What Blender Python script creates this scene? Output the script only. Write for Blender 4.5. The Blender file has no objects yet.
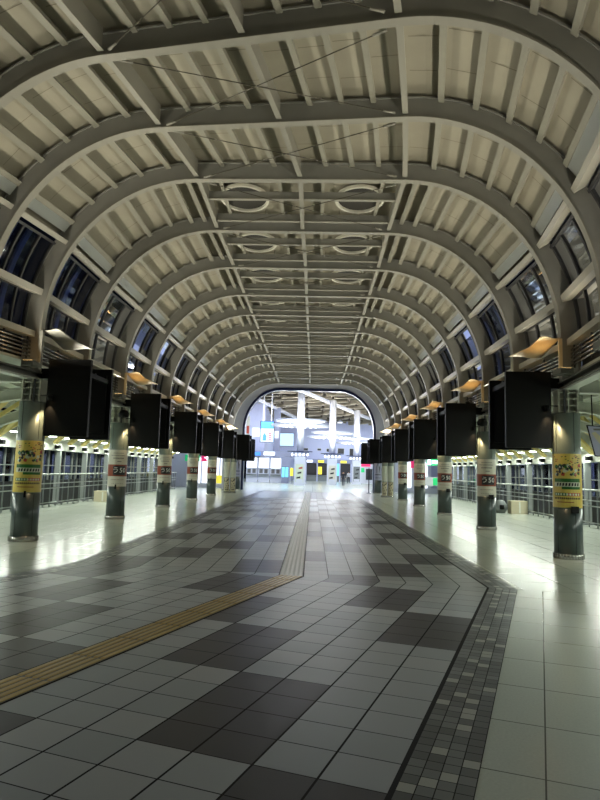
import bpy, math, random
from mathutils import Vector, Matrix
random.seed(7)
sc = bpy.context.scene
COL = sc.collection
R = math.radians
sin, cos, pi = math.sin, math.cos, math.pi

# ------------------------------------------------------------------ camera
PIT, ROL, YAW, FPX = R(6.434), R(1.51), R(-1.137), 620.7
fw = Vector((sin(YAW)*cos(PIT), cos(YAW)*cos(PIT), sin(PIT)))
rt = Vector((cos(YAW), -sin(YAW), 0)); up = rt.cross(fw)
r2 = cos(ROL)*rt + sin(ROL)*up; u2 = -sin(ROL)*rt + cos(ROL)*up
cam = bpy.data.cameras.new('camera'); co = bpy.data.objects.new('camera', cam); COL.objects.link(co)
cam.sensor_fit = 'VERTICAL'; cam.sensor_height = 24.0; cam.lens = 24.0*FPX/800
cam.clip_start = .05; cam.clip_end = 400
M = Matrix((r2, u2, -fw)).transposed().to_4x4(); M.translation = (0, 0, 1.6); co.matrix_world = M
sc.camera = co

# ------------------------------------------------------------------ world and exposure
w = bpy.data.worlds.new('night'); sc.world = w; w.use_nodes = True
w.node_tree.nodes['Background'].inputs[0].default_value = (.10, .13, .24, 1)
w.node_tree.nodes['Background'].inputs[1].default_value = .02
sc.view_settings.view_transform = 'Standard'; sc.view_settings.look = 'None'
sc.view_settings.exposure = 0.0; sc.view_settings.gamma = 1
sc.view_settings.use_curve_mapping = False
UPLIGHT, AISLE, HALL, WARMCOL, AWN, ADDFLOOD = 70, 38, 760, 36, 9, 320     # lamp powers in watts

def light(name, kind, loc, power, color, parent=None, size=.1, target=None, spot=None, blend=.6, sizey=None, spread=None):
    l = bpy.data.lights.new(name, kind); l.energy = power; l.color = color
    if kind == 'AREA':
        l.size = size
        if sizey: l.shape = 'RECTANGLE'; l.size_y = sizey
    else: l.shadow_soft_size = size
    if spread: l.spread = R(spread)
    if kind == 'SPOT': l.spot_size = R(spot); l.spot_blend = blend
    o = bpy.data.objects.new(name, l); COL.objects.link(o); o.location = loc
    if target is not None:
        o.rotation_euler = (Vector(target)-Vector(loc)).to_track_quat('-Z', 'Y').to_euler()
    if parent is not None: o.parent = parent; o.matrix_parent_inverse = Matrix.Translation(-parent.location)
    return o

# ------------------------------------------------------------------ materials
def lin(c):
    return tuple((x/255/12.92 if x/255 <= .04045 else ((x/255+.055)/1.055)**2.4) for x in c)
def mat(name, rgb, rough=.5, metal=0, noise=0, nscale=6, emit=None, estr=0, spec=.5, bump=0, coat=0, rvar=0):
    m = bpy.data.materials.new(name); m.use_nodes = True; nt = m.node_tree
    b = nt.nodes['Principled BSDF']; c = lin(rgb)
    b.inputs['Base Color'].default_value = (*c, 1); b.inputs['Roughness'].default_value = rough
    b.inputs['Metallic'].default_value = metal; b.inputs['Specular IOR Level'].default_value = spec
    if coat: b.inputs['Coat Weight'].default_value = coat; b.inputs['Coat Roughness'].default_value = .05
    if emit:
        b.inputs['Emission Color'].default_value = (*lin(emit), 1); b.inputs['Emission Strength'].default_value = estr
    if noise or bump or rvar:
        tc = nt.nodes.new('ShaderNodeTexCoord'); n = nt.nodes.new('ShaderNodeTexNoise')
        n.inputs['Scale'].default_value = nscale; n.inputs['Detail'].default_value = 4
        nt.links.new(tc.outputs['Object'], n.inputs['Vector'])
        if noise:
            r = nt.nodes.new('ShaderNodeValToRGB'); r.color_ramp.elements[0].position = .3; r.color_ramp.elements[1].position = .7
            r.color_ramp.elements[0].color = (*[x*(1-noise) for x in c], 1); r.color_ramp.elements[1].color = (*[min(1, x*(1+noise)) for x in c], 1)
            nt.links.new(n.outputs['Fac'], r.inputs['Fac']); nt.links.new(r.outputs['Color'], b.inputs['Base Color'])
        if rvar:
            mr = nt.nodes.new('ShaderNodeMapRange'); mr.inputs['To Min'].default_value = rough-rvar; mr.inputs['To Max'].default_value = rough+rvar
            nt.links.new(n.outputs['Fac'], mr.inputs['Value']); nt.links.new(mr.outputs['Result'], b.inputs['Roughness'])
        if bump:
            bp = nt.nodes.new('ShaderNodeBump'); bp.inputs['Strength'].default_value = bump; bp.inputs['Distance'].default_value = .01
            nt.links.new(n.outputs['Fac'], bp.inputs['Height']); nt.links.new(bp.outputs['Normal'], b.inputs['Normal'])
    return m
def glass(name, tint, trans=.35):
    m = bpy.data.materials.new(name); m.use_nodes = True; nt = m.node_tree; nt.nodes.remove(nt.nodes['Principled BSDF'])
    t = nt.nodes.new('ShaderNodeBsdfTransparent'); t.inputs[0].default_value = (*[x*trans for x in lin(tint)], 1)
    g = nt.nodes.new('ShaderNodeBsdfGlossy'); g.inputs['Roughness'].default_value = .04; g.inputs[0].default_value = (.9, .93, 1, 1)
    f = nt.nodes.new('ShaderNodeFresnel'); f.inputs[0].default_value = 1.55
    x = nt.nodes.new('ShaderNodeMixShader'); nt.links.new(f.outputs[0], x.inputs[0]); nt.links.new(t.outputs[0], x.inputs[1]); nt.links.new(g.outputs[0], x.inputs[2])
    nt.links.new(x.outputs[0], nt.nodes['Material Output'].inputs[0]); return m
def tilemat(name, rgb, grout, size, rough):
    m = mat(name, rgb, rough, noise=.05, nscale=35); nt = m.node_tree; b = nt.nodes['Principled BSDF']
    tc = nt.nodes.new('ShaderNodeTexCoord'); br = nt.nodes.new('ShaderNodeTexBrick')
    br.offset = 0; br.inputs['Scale'].default_value = 1; br.inputs['Brick Width'].default_value = size; br.inputs['Row Height'].default_value = size
    br.inputs['Mortar Size'].default_value = .005; br.inputs['Mortar Smooth'].default_value = .1; br.inputs['Bias'].default_value = -.2
    c = lin(rgb); br.inputs['Color1'].default_value = (*c, 1); br.inputs['Color2'].default_value = (*[x*.94 for x in c], 1); br.inputs['Mortar'].default_value = (*lin(grout), 1)
    nt.links.new(tc.outputs['Object'], br.inputs['Vector'])
    mx = nt.nodes.new('ShaderNodeMix'); mx.data_type = 'RGBA'; mx.blend_type = 'MULTIPLY'; mx.inputs[0].default_value = 1
    no = nt.nodes.new('ShaderNodeTexNoise'); no.inputs['Scale'].default_value = 60; nt.links.new(tc.outputs['Object'], no.inputs['Vector'])
    rp = nt.nodes.new('ShaderNodeMapRange'); rp.inputs['To Min'].default_value = .85; rp.inputs['To Max'].default_value = 1.1; nt.links.new(no.outputs['Fac'], rp.inputs['Value'])
    nt.links.new(br.outputs['Color'], mx.inputs[6]); nt.links.new(rp.outputs['Result'], mx.inputs[7]); nt.links.new(mx.outputs[2], b.inputs['Base Color'])
    return m

m_rib = mat('rib_paint', (148, 147, 141), .45, noise=.05, nscale=3)
m_flange = mat('flange_paint', (150, 147, 136), .45)
m_purlin = mat('purlin_paint', (150, 147, 134), .5, noise=.04)
m_deck = mat('deck_board', (160, 154, 137), .7, noise=.06, nscale=1.5)
m_seam = mat('deck_seam', (124, 117, 101), .8)
m_dark = mat('dark_void', (22, 22, 22), .6)
m_ring = mat('ring_white', (215, 212, 198), .4)
m_disc = mat('disc_grey', (52, 50, 45), .6)
m_rod = mat('rod_steel', (90, 86, 74), .4, metal=.5)
m_strip = mat('pale_panel', (205, 208, 205), .25)
m_glass = glass('night_glass', (170, 190, 235), .9)
m_frame = mat('window_frame', (60, 60, 62), .4)
m_rail = mat('pale_rail', (178, 174, 162), .35)
m_pipe = mat('louvre_steel', (170, 170, 170), .25, metal=.8)
m_col = mat('column_paint', (118, 130, 124), .33, noise=.04, nscale=9)
m_collow = mat('column_lower', (70, 82, 82), .3, noise=.04, nscale=9)
m_neck = mat('neck_paint', (190, 190, 176), .5)
m_steel = mat('stainless', (190, 190, 188), .22, metal=.9)
m_girder = mat('girder_paint', (112, 111, 104), .5)
m_white = mat('white_paint', (215, 218, 208), .45)
m_offw = mat('off_white', (198, 202, 190), .5, noise=.04)
m_yel = mat('cream_yellow', (222, 205, 130), .5)
m_black = mat('black_plastic', (14, 14, 15), .5, spec=.2)
m_screen = mat('dark_screen', (13, 13, 14), .3, spec=.4)
m_red = mat('red_plastic', (190, 35, 25), .35)
m_awnlit = mat('awning_sheet', (225, 205, 165), .5)  # warm lamp light tinted into the lit sheets; the unlit one stays grey
m_grail = mat('rail_tube', (175, 180, 178), .3, metal=.6)
m_mull = mat('grey_mullion', (120, 126, 126), .45)
m_post = mat('post_grey', (150, 156, 153), .45)
m_dpanel = mat('dark_panel', (32, 34, 35), .5, noise=.2, nscale=2)
m_lil = mat('lilac_panel', (170, 172, 200), .4)
m_card = mat('beige_card', (196, 188, 160), .7)
m_wallh = mat('hall_wall', (196, 201, 230), .55, noise=.03)
m_hallw = mat('hall_white', (212, 215, 226), .45)
m_hallbeam = mat('hall_grey', (140, 146, 172), .5)
m_lou = mat('louvre_cream', (226, 219, 202), .6)
m_loudark = mat('ceiling_back', (105, 98, 88), .8)
m_navy = mat('navy_trim', (30, 38, 78), .3)
m_fascia = mat('fascia_grey', (215, 217, 226), .5)
def emis(name, rgb, s): return mat(name, rgb, .5, emit=rgb, estr=s)
m_lamp = emis('lamp_cool', (240, 255, 235), 14)
m_lampw = emis('lamp_warm', (255, 205, 130), 5)
m_lamph = emis('lamp_hall', (235, 242, 255), 2.5)
m_box = emis('lightbox_white', (238, 244, 255), 1.6)
m_green = emis('sign_green', (30, 185, 110), .6)
m_pink = emis('sign_pink', (225, 50, 110), .6)
m_blue = emis('screen_blue', (70, 130, 225), 1.0)
m_pale = emis('screen_pale', (190, 215, 240), 1.0)
m_cyan = emis('vending_cyan', (120, 205, 235), .9)
m_yell = emis('sign_yellow', (235, 220, 70), .8)
m_poster = mat('poster_yellow', (216, 193, 96), .35)
m_pgreen = mat('poster_green', (40, 105, 40), .35)
m_pdark = mat('poster_dark', (40, 38, 40), .35)
m_pred = mat('poster_red', (185, 70, 50), .35)
m_ppale = mat('poster_pale', (205, 215, 190), .35)
m_pwhite = mat('wrap_white', (208, 205, 190), .35)
m_pbrown = mat('wrap_brown', (140, 62, 36), .35)
m_ptext = mat('wrap_text', (110, 108, 105), .4)
m_wtext = mat('white_text', (235, 235, 228), .4)
m_warmbar = mat('bar_warm_reflection', (176, 150, 92), .3, metal=.55)  # gold puts the warm reflection on the near bars into the colour
m_bars = mat('pale_bar', (242, 241, 238), .35)
m_pave2 = mat('strip_bed_pale', (215, 215, 210), .5)
m_pave = mat('strip_bed', (88, 88, 84), .5)
m_lt = [mat('tile_light_%s' % n, c, .35, spec=.42) for n, c in (('a', (158, 163, 165)), ('b', (152, 158, 160)), ('c', (163, 167, 168)))]
m_dk = [mat('tile_dark_%s' % n, c, .35, spec=.42) for n, c in (('a', (54, 55, 63)), ('b', (50, 51, 58)))]
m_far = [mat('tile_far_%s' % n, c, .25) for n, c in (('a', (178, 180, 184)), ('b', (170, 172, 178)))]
m_ms = [mat('mosaic_%s' % n, c, .35) for n, c in (('a', (78, 84, 86)), ('b', (100, 106, 106)), ('c', (66, 71, 74)), ('d', (158, 160, 153)))]
m_grout = mat('grout_dark', (34, 34, 34), .8, spec=.2)
m_aisle = tilemat('aisle_tile', (196, 203, 190), (98, 100, 92), .75, .2)
m_skin = mat('skin', (205, 160, 130), .5); m_hair = mat('hair', (25, 20, 18), .5)
m_cloth = mat('dark_cloth', (32, 32, 38), .8); m_cloth2 = mat('pale_cloth', (200, 200, 205), .8); m_trous = mat('trousers', (45, 45, 52), .8)

# ------------------------------------------------------------------ mesh helper
class MB:
    def __init__(s): s.v = []; s.f = []; s.m = []; s.mats = []; s.sm = []
    def mi(s, m):
        if m not in s.mats: s.mats.append(m)
        return s.mats.index(m)
    def face(s, pts, m, smooth=False):
        n = len(s.v); s.v += [tuple(p) for p in pts]; s.f.append(tuple(range(n, n+len(pts)))); s.m.append(s.mi(m)); s.sm.append(smooth)
    def add(s, vs, fs, m, smooth=False):
        n = len(s.v); s.v += [tuple(p) for p in vs]; k = s.mi(m)
        for f in fs: s.f.append(tuple(n+i for i in f)); s.m.append(k); s.sm.append(smooth)
    def hexa(s, a, b, m):           # two matching quads
        s.add(list(a)+list(b), [(3, 2, 1, 0), (4, 5, 6, 7), (0, 1, 5, 4), (1, 2, 6, 5), (2, 3, 7, 6), (3, 0, 4, 7)], m)
    def box(s, x0, y0, z0, x1, y1, z1, m):
        s.hexa([(x0, y0, z0), (x1, y0, z0), (x1, y1, z0), (x0, y1, z0)], [(x0, y0, z1), (x1, y0, z1), (x1, y1, z1), (x0, y1, z1)], m)
    def loft(s, rings, m, closed=True, caps=True, smooth=False):
        n = len(rings[0]); base = len(s.v); k = s.mi(m)
        for r in rings: s.v += [tuple(p) for p in r]
        for i in range(len(rings)-1):
            for j in range(n if closed else n-1):
                a = base+i*n+j; b = base+i*n+(j+1) % n
                s.f.append((a, b, b+n, a+n)); s.m.append(k); s.sm.append(smooth)
        if caps and closed:
            s.f.append(tuple(base+j for j in range(n))[::-1]); s.m.append(k); s.sm.append(False)
            e = base+(len(rings)-1)*n; s.f.append(tuple(e+j for j in range(n))); s.m.append(k); s.sm.append(False)
    def tube(s, pts, r, m, n=8):
        pts = [Vector(p) for p in pts]; rings = []
        for i, p in enumerate(pts):
            d = (pts[min(i+1, len(pts)-1)]-pts[max(i-1, 0)]).normalized()
            a = d.cross(Vector((0, 0, 1)) if abs(d.z) < .9 else Vector((1, 0, 0))).normalized(); b = d.cross(a)
            rr = r[i] if isinstance(r, (list, tuple)) else r
            rings.append([p+a*(cos(2*pi*k/n)*rr)+b*(sin(2*pi*k/n)*rr) for k in range(n)])
        s.loft(rings, m, smooth=True)
    def lathe(s, c, prof, m, n=24, caps=True):
        s.loft([[(c[0]+r*cos(2*pi*k/n), c[1]+r*sin(2*pi*k/n), c[2]+z) for k in range(n)] for r, z in prof], m, caps=caps, smooth=True)
    def bar(s, a, b, wx, wz, m):    # rectangular bar between two points
        a = Vector(a); b = Vector(b); d = (b-a).normalized()
        h = d.cross(Vector((0, 0, 1))) if abs(d.z) < .95 else Vector((1, 0, 0))
        h.normalize(); v = h.cross(d)
        q = [h*(i*wx/2)+v*(j*wz/2) for i, j in ((-1, -1), (1, -1), (1, 1), (-1, 1))]
        s.hexa([a+x for x in q], [b+x for x in q], m)
    def build(s, name, parent=None, origin=None):
        me = bpy.data.meshes.new(name)
        vs = s.v
        if parent is not None and origin is None: origin = parent.location
        if origin is not None: vs = [(x-origin[0], y-origin[1], z-origin[2]) for x, y, z in vs]
        me.from_pydata(vs, [], s.f)
        for m in s.mats: me.materials.append(m)
        me.polygons.foreach_set('material_index', s.m); me.polygons.foreach_set('use_smooth', s.sm); me.update()
        import bmesh
        bm = bmesh.new(); bm.from_mesh(me); bmesh.ops.recalc_face_normals(bm, faces=bm.faces); bm.to_mesh(me); bm.free()
        o = bpy.data.objects.new(name, me); COL.objects.link(o)
        if parent is not None: o.parent = parent
        elif origin is not None: o.location = origin
        return o
def wpos(o):
    p = Vector(o.location)
    while o.parent: o = o.parent; p += Vector(o.location)
    return p
def sub(mb, name, parent, label=None):          # child of a child or thing, world coordinates in mb
    o = mb.build(name, parent, origin=wpos(parent))
    if label: o['label'] = label
    return o
def tag(o, label, cat, group=None):
    o['label'] = label; o['category'] = cat
    if group: o['group'] = group
    return o
def thing(name, loc, label, cat, group=None):
    o = bpy.data.objects.new(name, None); COL.objects.link(o); o.location = loc; o.empty_display_size = .1
    return tag(o, label, cat, group)
def root_at(name, loc): 
    o = bpy.data.objects.new(name, None); COL.objects.link(o); o.location = loc; o.empty_display_size = .1; o['kind'] = 'structure'; return o
def struct(o): o['kind'] = 'structure'; return o
ORD = ['nearest', 'second', 'third', 'fourth', 'fifth', 'sixth', 'seventh', 'eighth', 'ninth', 'tenth', 'eleventh', 'twelfth', 'thirteenth', 'fourteenth', 'fifteenth', 'sixteenth']
SIDE = {-1: 'left', 1: 'right'}

# ------------------------------------------------------------------ stations of the vault (x, y, heading)
ST = [(-1.783, 5.711, 16.0), (-1.129, 8.434, 10.99), (-.706, 10.629, 5.96), (-.37, 12.838, 1.55), (-.363, 15.777, .5), (-.304, 18.765, .6), (-.298, 21.83, .6),
      (-.272, 24.708, .6), (-.262, 27.618, .55), (-.24, 30.519, .5), (-.226, 33.408, .45), (-.205, 36.288, .4), (-.196, 39.136, .3), (-.19, 41.964, .2), (-.188, 44.776, .2), (-.188, 47.6, .2)]
def S(i, s, z=0, dy=0):                # point in the frame of station i (may be fractional)
    if isinstance(i, float) and i != int(i):
        k = int(math.floor(i)); t = i-k
        return S(k, s, z, dy).lerp(S(k+1, s, z, dy), t)
    x, y, a = ST[int(i)]; a = R(a)
    return Vector((x+s*cos(a)+dy*sin(a), y-s*sin(a)+dy*cos(a), z))
HW, SPR, TOPZ, FLAT, NECK = 5.45, 4.4, 7.82, 2.25, 3.55
_ell = []
def _mk():
    q = FLAT; pp = None
    for k in range(401):
        a = pi/2*(1-k/400); p = (FLAT+(HW-FLAT)*cos(a), SPR+(TOPZ-SPR)*sin(a))
        if pp: q += math.dist(p, pp)
        n = Vector((cos(a)/(HW-FLAT), sin(a)/(TOPZ-SPR))).normalized()
        _ell.append((q, p[0], p[1], n.x, n.y)); pp = p
_mk(); QE = _ell[-1][0]
def prof(q, d=0):                      # soffit profile by arc length, pushed out by d
    g = 1 if q >= 0 else -1; q = abs(q)
    if q <= FLAT: return g*q, TOPZ+d
    if q >= QE: return g*(HW+d), SPR-(q-QE)
    k = (q-FLAT)/(QE-FLAT)*400; lo, hi = 0, 400
    while hi-lo > 1:
        m = (lo+hi)//2
        if _ell[m][0] <= q: lo = m
        else: hi = m
    a, b = _ell[lo], _ell[hi]; t = (q-a[0])/max(1e-9, b[0]-a[0])
    e = [a[j]+(b[j]-a[j])*t for j in range(5)]
    return g*(e[1]+e[3]*d), e[2]+e[4]*d
def qz(z):                             # arc length where the soffit is at height z
    if z < SPR: return QE+SPR-z
    return min(_ell, key=lambda e: abs(e[2]-z))[0]
def PB(i, t, q, d):
    s, z = prof(q, d); return S(i, s, z).lerp(S(i+1, s, z), t)

# ================================================================== FLOOR
AN, AF = R(20.1), R(.2); AB = (AN+AF)/2
K = Vector((2.96, 9.05))
def nearP(u, v): return (u*sin(AN)+v*cos(AN), u*cos(AN)-v*sin(AN))
VOFF = (K.x*cos(AF)-K.y*sin(AF))-(K.x*cos(AN)-K.y*sin(AN))
def farP(u, v): v = v+VOFF; return (u*sin(AF)+v*cos(AF), u*cos(AF)-v*sin(AF))
bn = Vector((sin(AB), cos(AB)))
def clip(poly, sgn):
    out = []; D = [sgn*((Vector(p)-K).dot(bn)) for p in poly]
    for i in range(len(poly)):
        j = (i+1) % len(poly); a, b = poly[i], poly[j]
        if D[i] >= 0: out.append(a)
        if (D[i] >= 0) != (D[j] >= 0):
            t = D[i]/(D[i]-D[j]); out.append((a[0]+(b[0]-a[0])*t, a[1]+(b[1]-a[1])*t))
    return out if len(out) > 2 else None
def slab(name, poly, rot):
    mb = MB(); c, s_ = cos(-rot), sin(-rot)
    L = [(x*cos(rot)-y*sin(rot), x*sin(rot)+y*cos(rot)) for x, y in poly]   # world -> local
    mb.face([(x, y, 0) for x, y in L], m_aisle); mb.face([(x, y, -.25) for x, y in L], m_grout)
    for i in range(len(L)):
        a, b = L[i], L[(i+1) % len(L)]; mb.face([(*a, -.25), (*b, -.25), (*b, 0), (*a, 0)], m_grout)
    o = mb.build(name); o.rotation_euler.z = -rot; struct(o); return o
big = [(-40, -14), (45, -14), (45, 140), (-40, 140)]
slab('floor', clip([(-24, -8), (24, -8), (24, 40), (-24, 40)], -1), AN)
slab('floor', clip([(-24, -8), (24, -8), (24, 103), (-24, 103)], 1), AF)
TW, RH, B0 = .375, .3425, 3.25
V0 = -.735
path = MB(); zt = .006
def put(P, sgn, u0, u1, v0, v1, m, z=zt):
    p = clip([P(u0, v0), P(u1, v0), P(u1, v1), P(u0, v1)], sgn)
    if p: path.face([(*q, z) for q in p], m)
for P, sgn, ua, ub in ((nearP, -1, -6, 13), (farP, 1, 7, 46.2)):
    put(P, sgn, ua, ub, V0-16*TW-.39, V0+.402, m_grout, .003)
    g = .007
    nb = int((ub-ua)/RH)
    start = B0 if sgn < 0 else 9.85
    r0 = math.floor((ua-start)/RH)
    for r in range(r0, r0+nb):
        u0 = start+r*RH; u1 = u0+RH; b = math.floor(r/4)
        for k in range(16):
            if k == 7: continue
            j = k//2; dark = ((j-b) % 3 == 1) if sgn < 0 else ((j+b) % 3 == 1)
            v1 = V0-k*TW; v0 = v1-TW
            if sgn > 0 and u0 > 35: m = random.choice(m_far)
            else: m = random.choice(m_dk if dark else m_lt)
            put(P, sgn, u0+g*.6, u1-g*.6, v0+g, v1-g, m)
    rm = .1
    for r in range(int((ub-ua)/rm)):
        u0 = ua+r*rm
        for va, wid in ((V0+.022, .0945), (V0-16*TW-.385, .0945)):
            for c in range(4):
                m = m_ms[3] if random.random() < .13 else random.choice(m_ms[:3])
                put(P, sgn, u0+.003, u0+rm-.003, va+c*wid+.003, va+(c+1)*wid-.003, m)
path.build('floor')['kind'] = 'structure'
# tactile guiding strip: bed and raised bars
tg = thing('tactile_strip', (*nearP(6, V0-7.5*TW), 0), 'tactile guiding strip of parallel bars, painted warm reflection in front, pale after its bend', 'tactile paving')
va, vb = V0-8*TW+.012, V0-7*TW-.012
for P, sgn, ua, ub, bedm, barm, nm in ((nearP, -1, -4, 12, m_pave, m_warmbar, 'guiding_bars'), (farP, 1, 8, 46.2, m_pave2, m_bars, 'guiding_bars')):
    bed = MB(); bars = MB()
    p = clip([P(ua, va), P(ub, va), P(ub, vb), P(ua, vb)], sgn); bed.face([(*q, .008) for q in p], bedm)
    sub(bed, 'strip_bed', tg)
    nb = 5
    ln = .6 if sgn < 0 else .17
    u = ua
    while u < ub:
        for k in range(nb):
            cv = va+(vb-va)*(k+.5)/nb; hw = .021 if sgn < 0 else .019
            lo = clip([P(u+.004, cv-hw), P(u+ln-(.004 if sgn < 0 else .035), cv-hw), P(u+ln-(.004 if sgn < 0 else .035), cv+hw), P(u+.004, cv+hw)], sgn)
            if lo:
                c = Vector((sum(q[0] for q in lo)/len(lo), sum(q[1] for q in lo)/len(lo)))
                hi = [c+(Vector(q)-c)*.93 for q in lo]; n = len(lo)
                bars.add([(*q, .008) for q in lo]+[(q[0], q[1], .015) for q in hi], [tuple(range(n, 2*n))]+[(i, (i+1) % n, n+(i+1) % n, n+i) for i in range(n)], barm)
        u += ln
    sub(bars, nm, tg, 'parallel bars with painted warm reflection' if sgn < 0 else 'pale short bars')

# ================================================================== RIBS
qs = [-(QE+SPR-NECK)]+[-(QE-(QE-FLAT)*k/22) for k in range(23)]+[-FLAT*.5, 0, FLAT*.5]+[FLAT+(QE-FLAT)*k/22 for k in range(23)]+[QE+SPR-NECK]
def ribsweep(i, d0, d1, dep, m, off=0):
    mb = MB(); rings = []
    for q in qs:
        a, b = prof(q, d0), prof(q, d1)
        rings.append([S(i, a[0], a[1], off-dep/2), S(i, a[0], a[1], off+dep/2), S(i, b[0], b[1], off+dep/2), S(i, b[0], b[1], off-dep/2)])
    mb.loft(rings, m); return mb
NR = 15
for i in range(NR):
    if i == 0: lab = 'grey steel arch rib directly overhead, nearest to the viewer'
    else: lab = 'grey steel arch rib spanning the hall, %s of those seen from the front' % (ORD[i-1] if i > 1 else 'first')
    t = thing('arch_rib', S(i, 0, 0), lab, 'arch', 'arch ribs of the vault')
    sub(ribsweep(i, .025, .36, .11, m_rib), 'web', t)
    sub(ribsweep(i, 0, .025, .17, m_flange), 'bottom_flange', t, 'pale bottom flange')
    sub(ribsweep(i, .36, .385, .17, m_rib), 'top_flange', t)

# ================================================================== ROOF BAYS (structure)
QW = qz(6.28)
def beam(mb, i, q, w, d0, d1, m, t0=.04, t1=.96):
    A = [PB(i, t0, q-w/2, d0), PB(i, t0, q+w/2, d0), PB(i, t0, q+w/2, d1), PB(i, t0, q-w/2, d1)]
    B = [PB(i, t1, q-w/2, d0), PB(i, t1, q+w/2, d0), PB(i, t1, q+w/2, d1), PB(i, t1, q-w/2, d1)]
    mb.hexa(A, B, m)
def ibeam(mb, i, q, d0, d1, wf, m, t0=.035, t1=.965):
    beam(mb, i, q, wf, d0, d0+.018, m, t0, t1); beam(mb, i, q, wf*.3, d0+.018, d1, m, t0, t1)
wn = 0
arcq = [FLAT+.56*k for k in range(1, 9) if FLAT+.56*k < QW-.35]
for i in range(NR-1):
    c = root_at('ceiling', S(i+.5, 0, TOPZ))
    dk = MB(); N = 30
    Q = [-QW+2*QW*k/N for k in range(N+1)]
    for k in range(N):
        lo = [PB(i, 0, Q[k], .45), PB(i, 0, Q[k+1], .45), PB(i, 1, Q[k+1], .45), PB(i, 1, Q[k], .45)]
        hi = [PB(i, 0, Q[k], .52), PB(i, 0, Q[k+1], .52), PB(i, 1, Q[k+1], .52), PB(i, 1, Q[k], .52)]
        dk.hexa(lo, hi, m_deck)
    allq = [-q for q in arcq[::-1]]+[-FLAT, -1.69, -1.125, -.56, 0, .56, 1.125, 1.69, FLAT]+arcq
    for a, b in zip(allq[:-1], allq[1:]):           # seams of the boards
        for tt in ((.34, .7) if (int(a*7)+i) % 3 else (.5,)):
            tt += random.uniform(-.05, .05)
            dk.face([PB(i, tt, a+.05, .447), PB(i, tt, b-.05, .447), PB(i, tt+.006, b-.05, .447), PB(i, tt+.006, a+.05, .447)], m_seam)
    sub(dk, 'roof_deck', c)
    for q in arcq:
        for g in (-1, 1):
            if i >= 3 and q < 3: continue
            mb = MB(); ibeam(mb, i, g*q, .29, .45, .1, m_purlin); sub(mb, 'purlin', c)
    for g in (-1, 1):
        mb = MB(); ibeam(mb, i, g*FLAT, .06, .45, .1, m_flange); sub(mb, 'main_beam', c)
        if i >= 3:
            mb = MB(); ibeam(mb, i, g*(FLAT+.3), .24, .45, .1, m_purlin); ibeam(mb, i, g*(FLAT+.62), .24, .45, .1, m_purlin); sub(mb, 'purlin', c)
    mb = MB(); ibeam(mb, i, 0, .06, .45, .1, m_flange); sub(mb, 'centre_beam', c)
    if i < 3:
        for q in (.56, 1.125, 1.69):
            for g in (-1, 1):
                mb = MB(); ibeam(mb, i, g*q, .29, .45, .1, m_purlin); sub(mb, 'purlin', c)
    else:
        for tt in (.4, .84):
            for g in (-1, 1):
                mb = MB(); a, b = g*.05, g*(FLAT-.05)
                for d0, d1, w in ((.1, .125, .1), (.125, .3, .03)):
                    def pt(q, d, e): return PB(i, tt+e/2.9, q, d)
                    mb.hexa([pt(a, d0, -w/2), pt(a, d0, w/2), pt(a, d1, w/2), pt(a, d1, -w/2)], [pt(b, d0, -w/2), pt(b, d0, w/2), pt(b, d1, w/2), pt(b, d1, -w/2)], m_rib if d0 > .11 else m_flange)
                sub(mb, 'cross_beam', c)
        mb = MB()
        for g in (-1, 1):
            for q in (.5, .95, 1.4, 1.85): ibeam(mb, i, g*q, .28, .45, .08, m_purlin, .04 if q in (.5, 1.85) else .86, .96)
        sub(mb, 'stub_purlins', c)
    # oval vents in the flat zone
    if i >= 3:
        for g in (-1, 1):
            P0 = PB(i, .56, g*1.4, .31)
            v = thing('ceiling_vent', P0, 'oval ceiling vent with pale ring, %s row, %s from the front' % (SIDE[g], ORD[i-3] if i > 3 else 'first'), 'vent', 'oval vents in the flat ceiling')
            mb = MB(); n = 32
            def el(a, e, dz): return (P0.x+(.53+e)*cos(a), P0.y+(.68+e)*sin(a), P0.z+dz)
            rr = [[el(2*pi*k/n, e, dz) for k in range(n)] for e, dz in ((0, .0), (.065, 0), (.065, .07), (0, .07), (0, .0))]
            mb.loft(rr, m_ring, caps=False, smooth=False); sub(mb, 'ring', v)
            mb = MB(); mb.face([el(2*pi*k/n, .02, .06) for k in range(n)], m_disc); mb.face([el(2*pi*k/n, .02, .075) for k in range(n)], m_disc)
            for k in range(n): mb.face([el(2*pi*k/n, .02, .06), el(2*pi*(k+1)/n, .02, .06), el(2*pi*(k+1)/n, .02, .075), el(2*pi*k/n, .02, .075)], m_disc)
            sub(mb, 'grille', v)
    # wind bracing rods
    for g in (-1, 1):
        a, b = PB(i, .06, g*(FLAT-.18), .02 if g > 0 else .045), PB(i, .94, -g*(FLAT-.18), .02 if g > 0 else .045)
        r = thing('tie_rod', a, 'thin diagonal tie rod, %s roof bay from the front, starting at its front %s corner' % (ORD[i] if i else 'first', SIDE[g]), 'rod', 'diagonal tie rods of the roof')
        mb = MB(); mb.tube([a, b], .009, m_rod, 6); sub(mb, 'rod', r)
        mb = MB(); d = (b-a).normalized(); mb.tube([a, a+d*.22], .022, m_flange, 8); sub(mb, 'clevis', r); mb = MB(); mb.tube([b-d*.22, b], .022, m_flange, 8); sub(mb, 'clevis', r)
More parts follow.
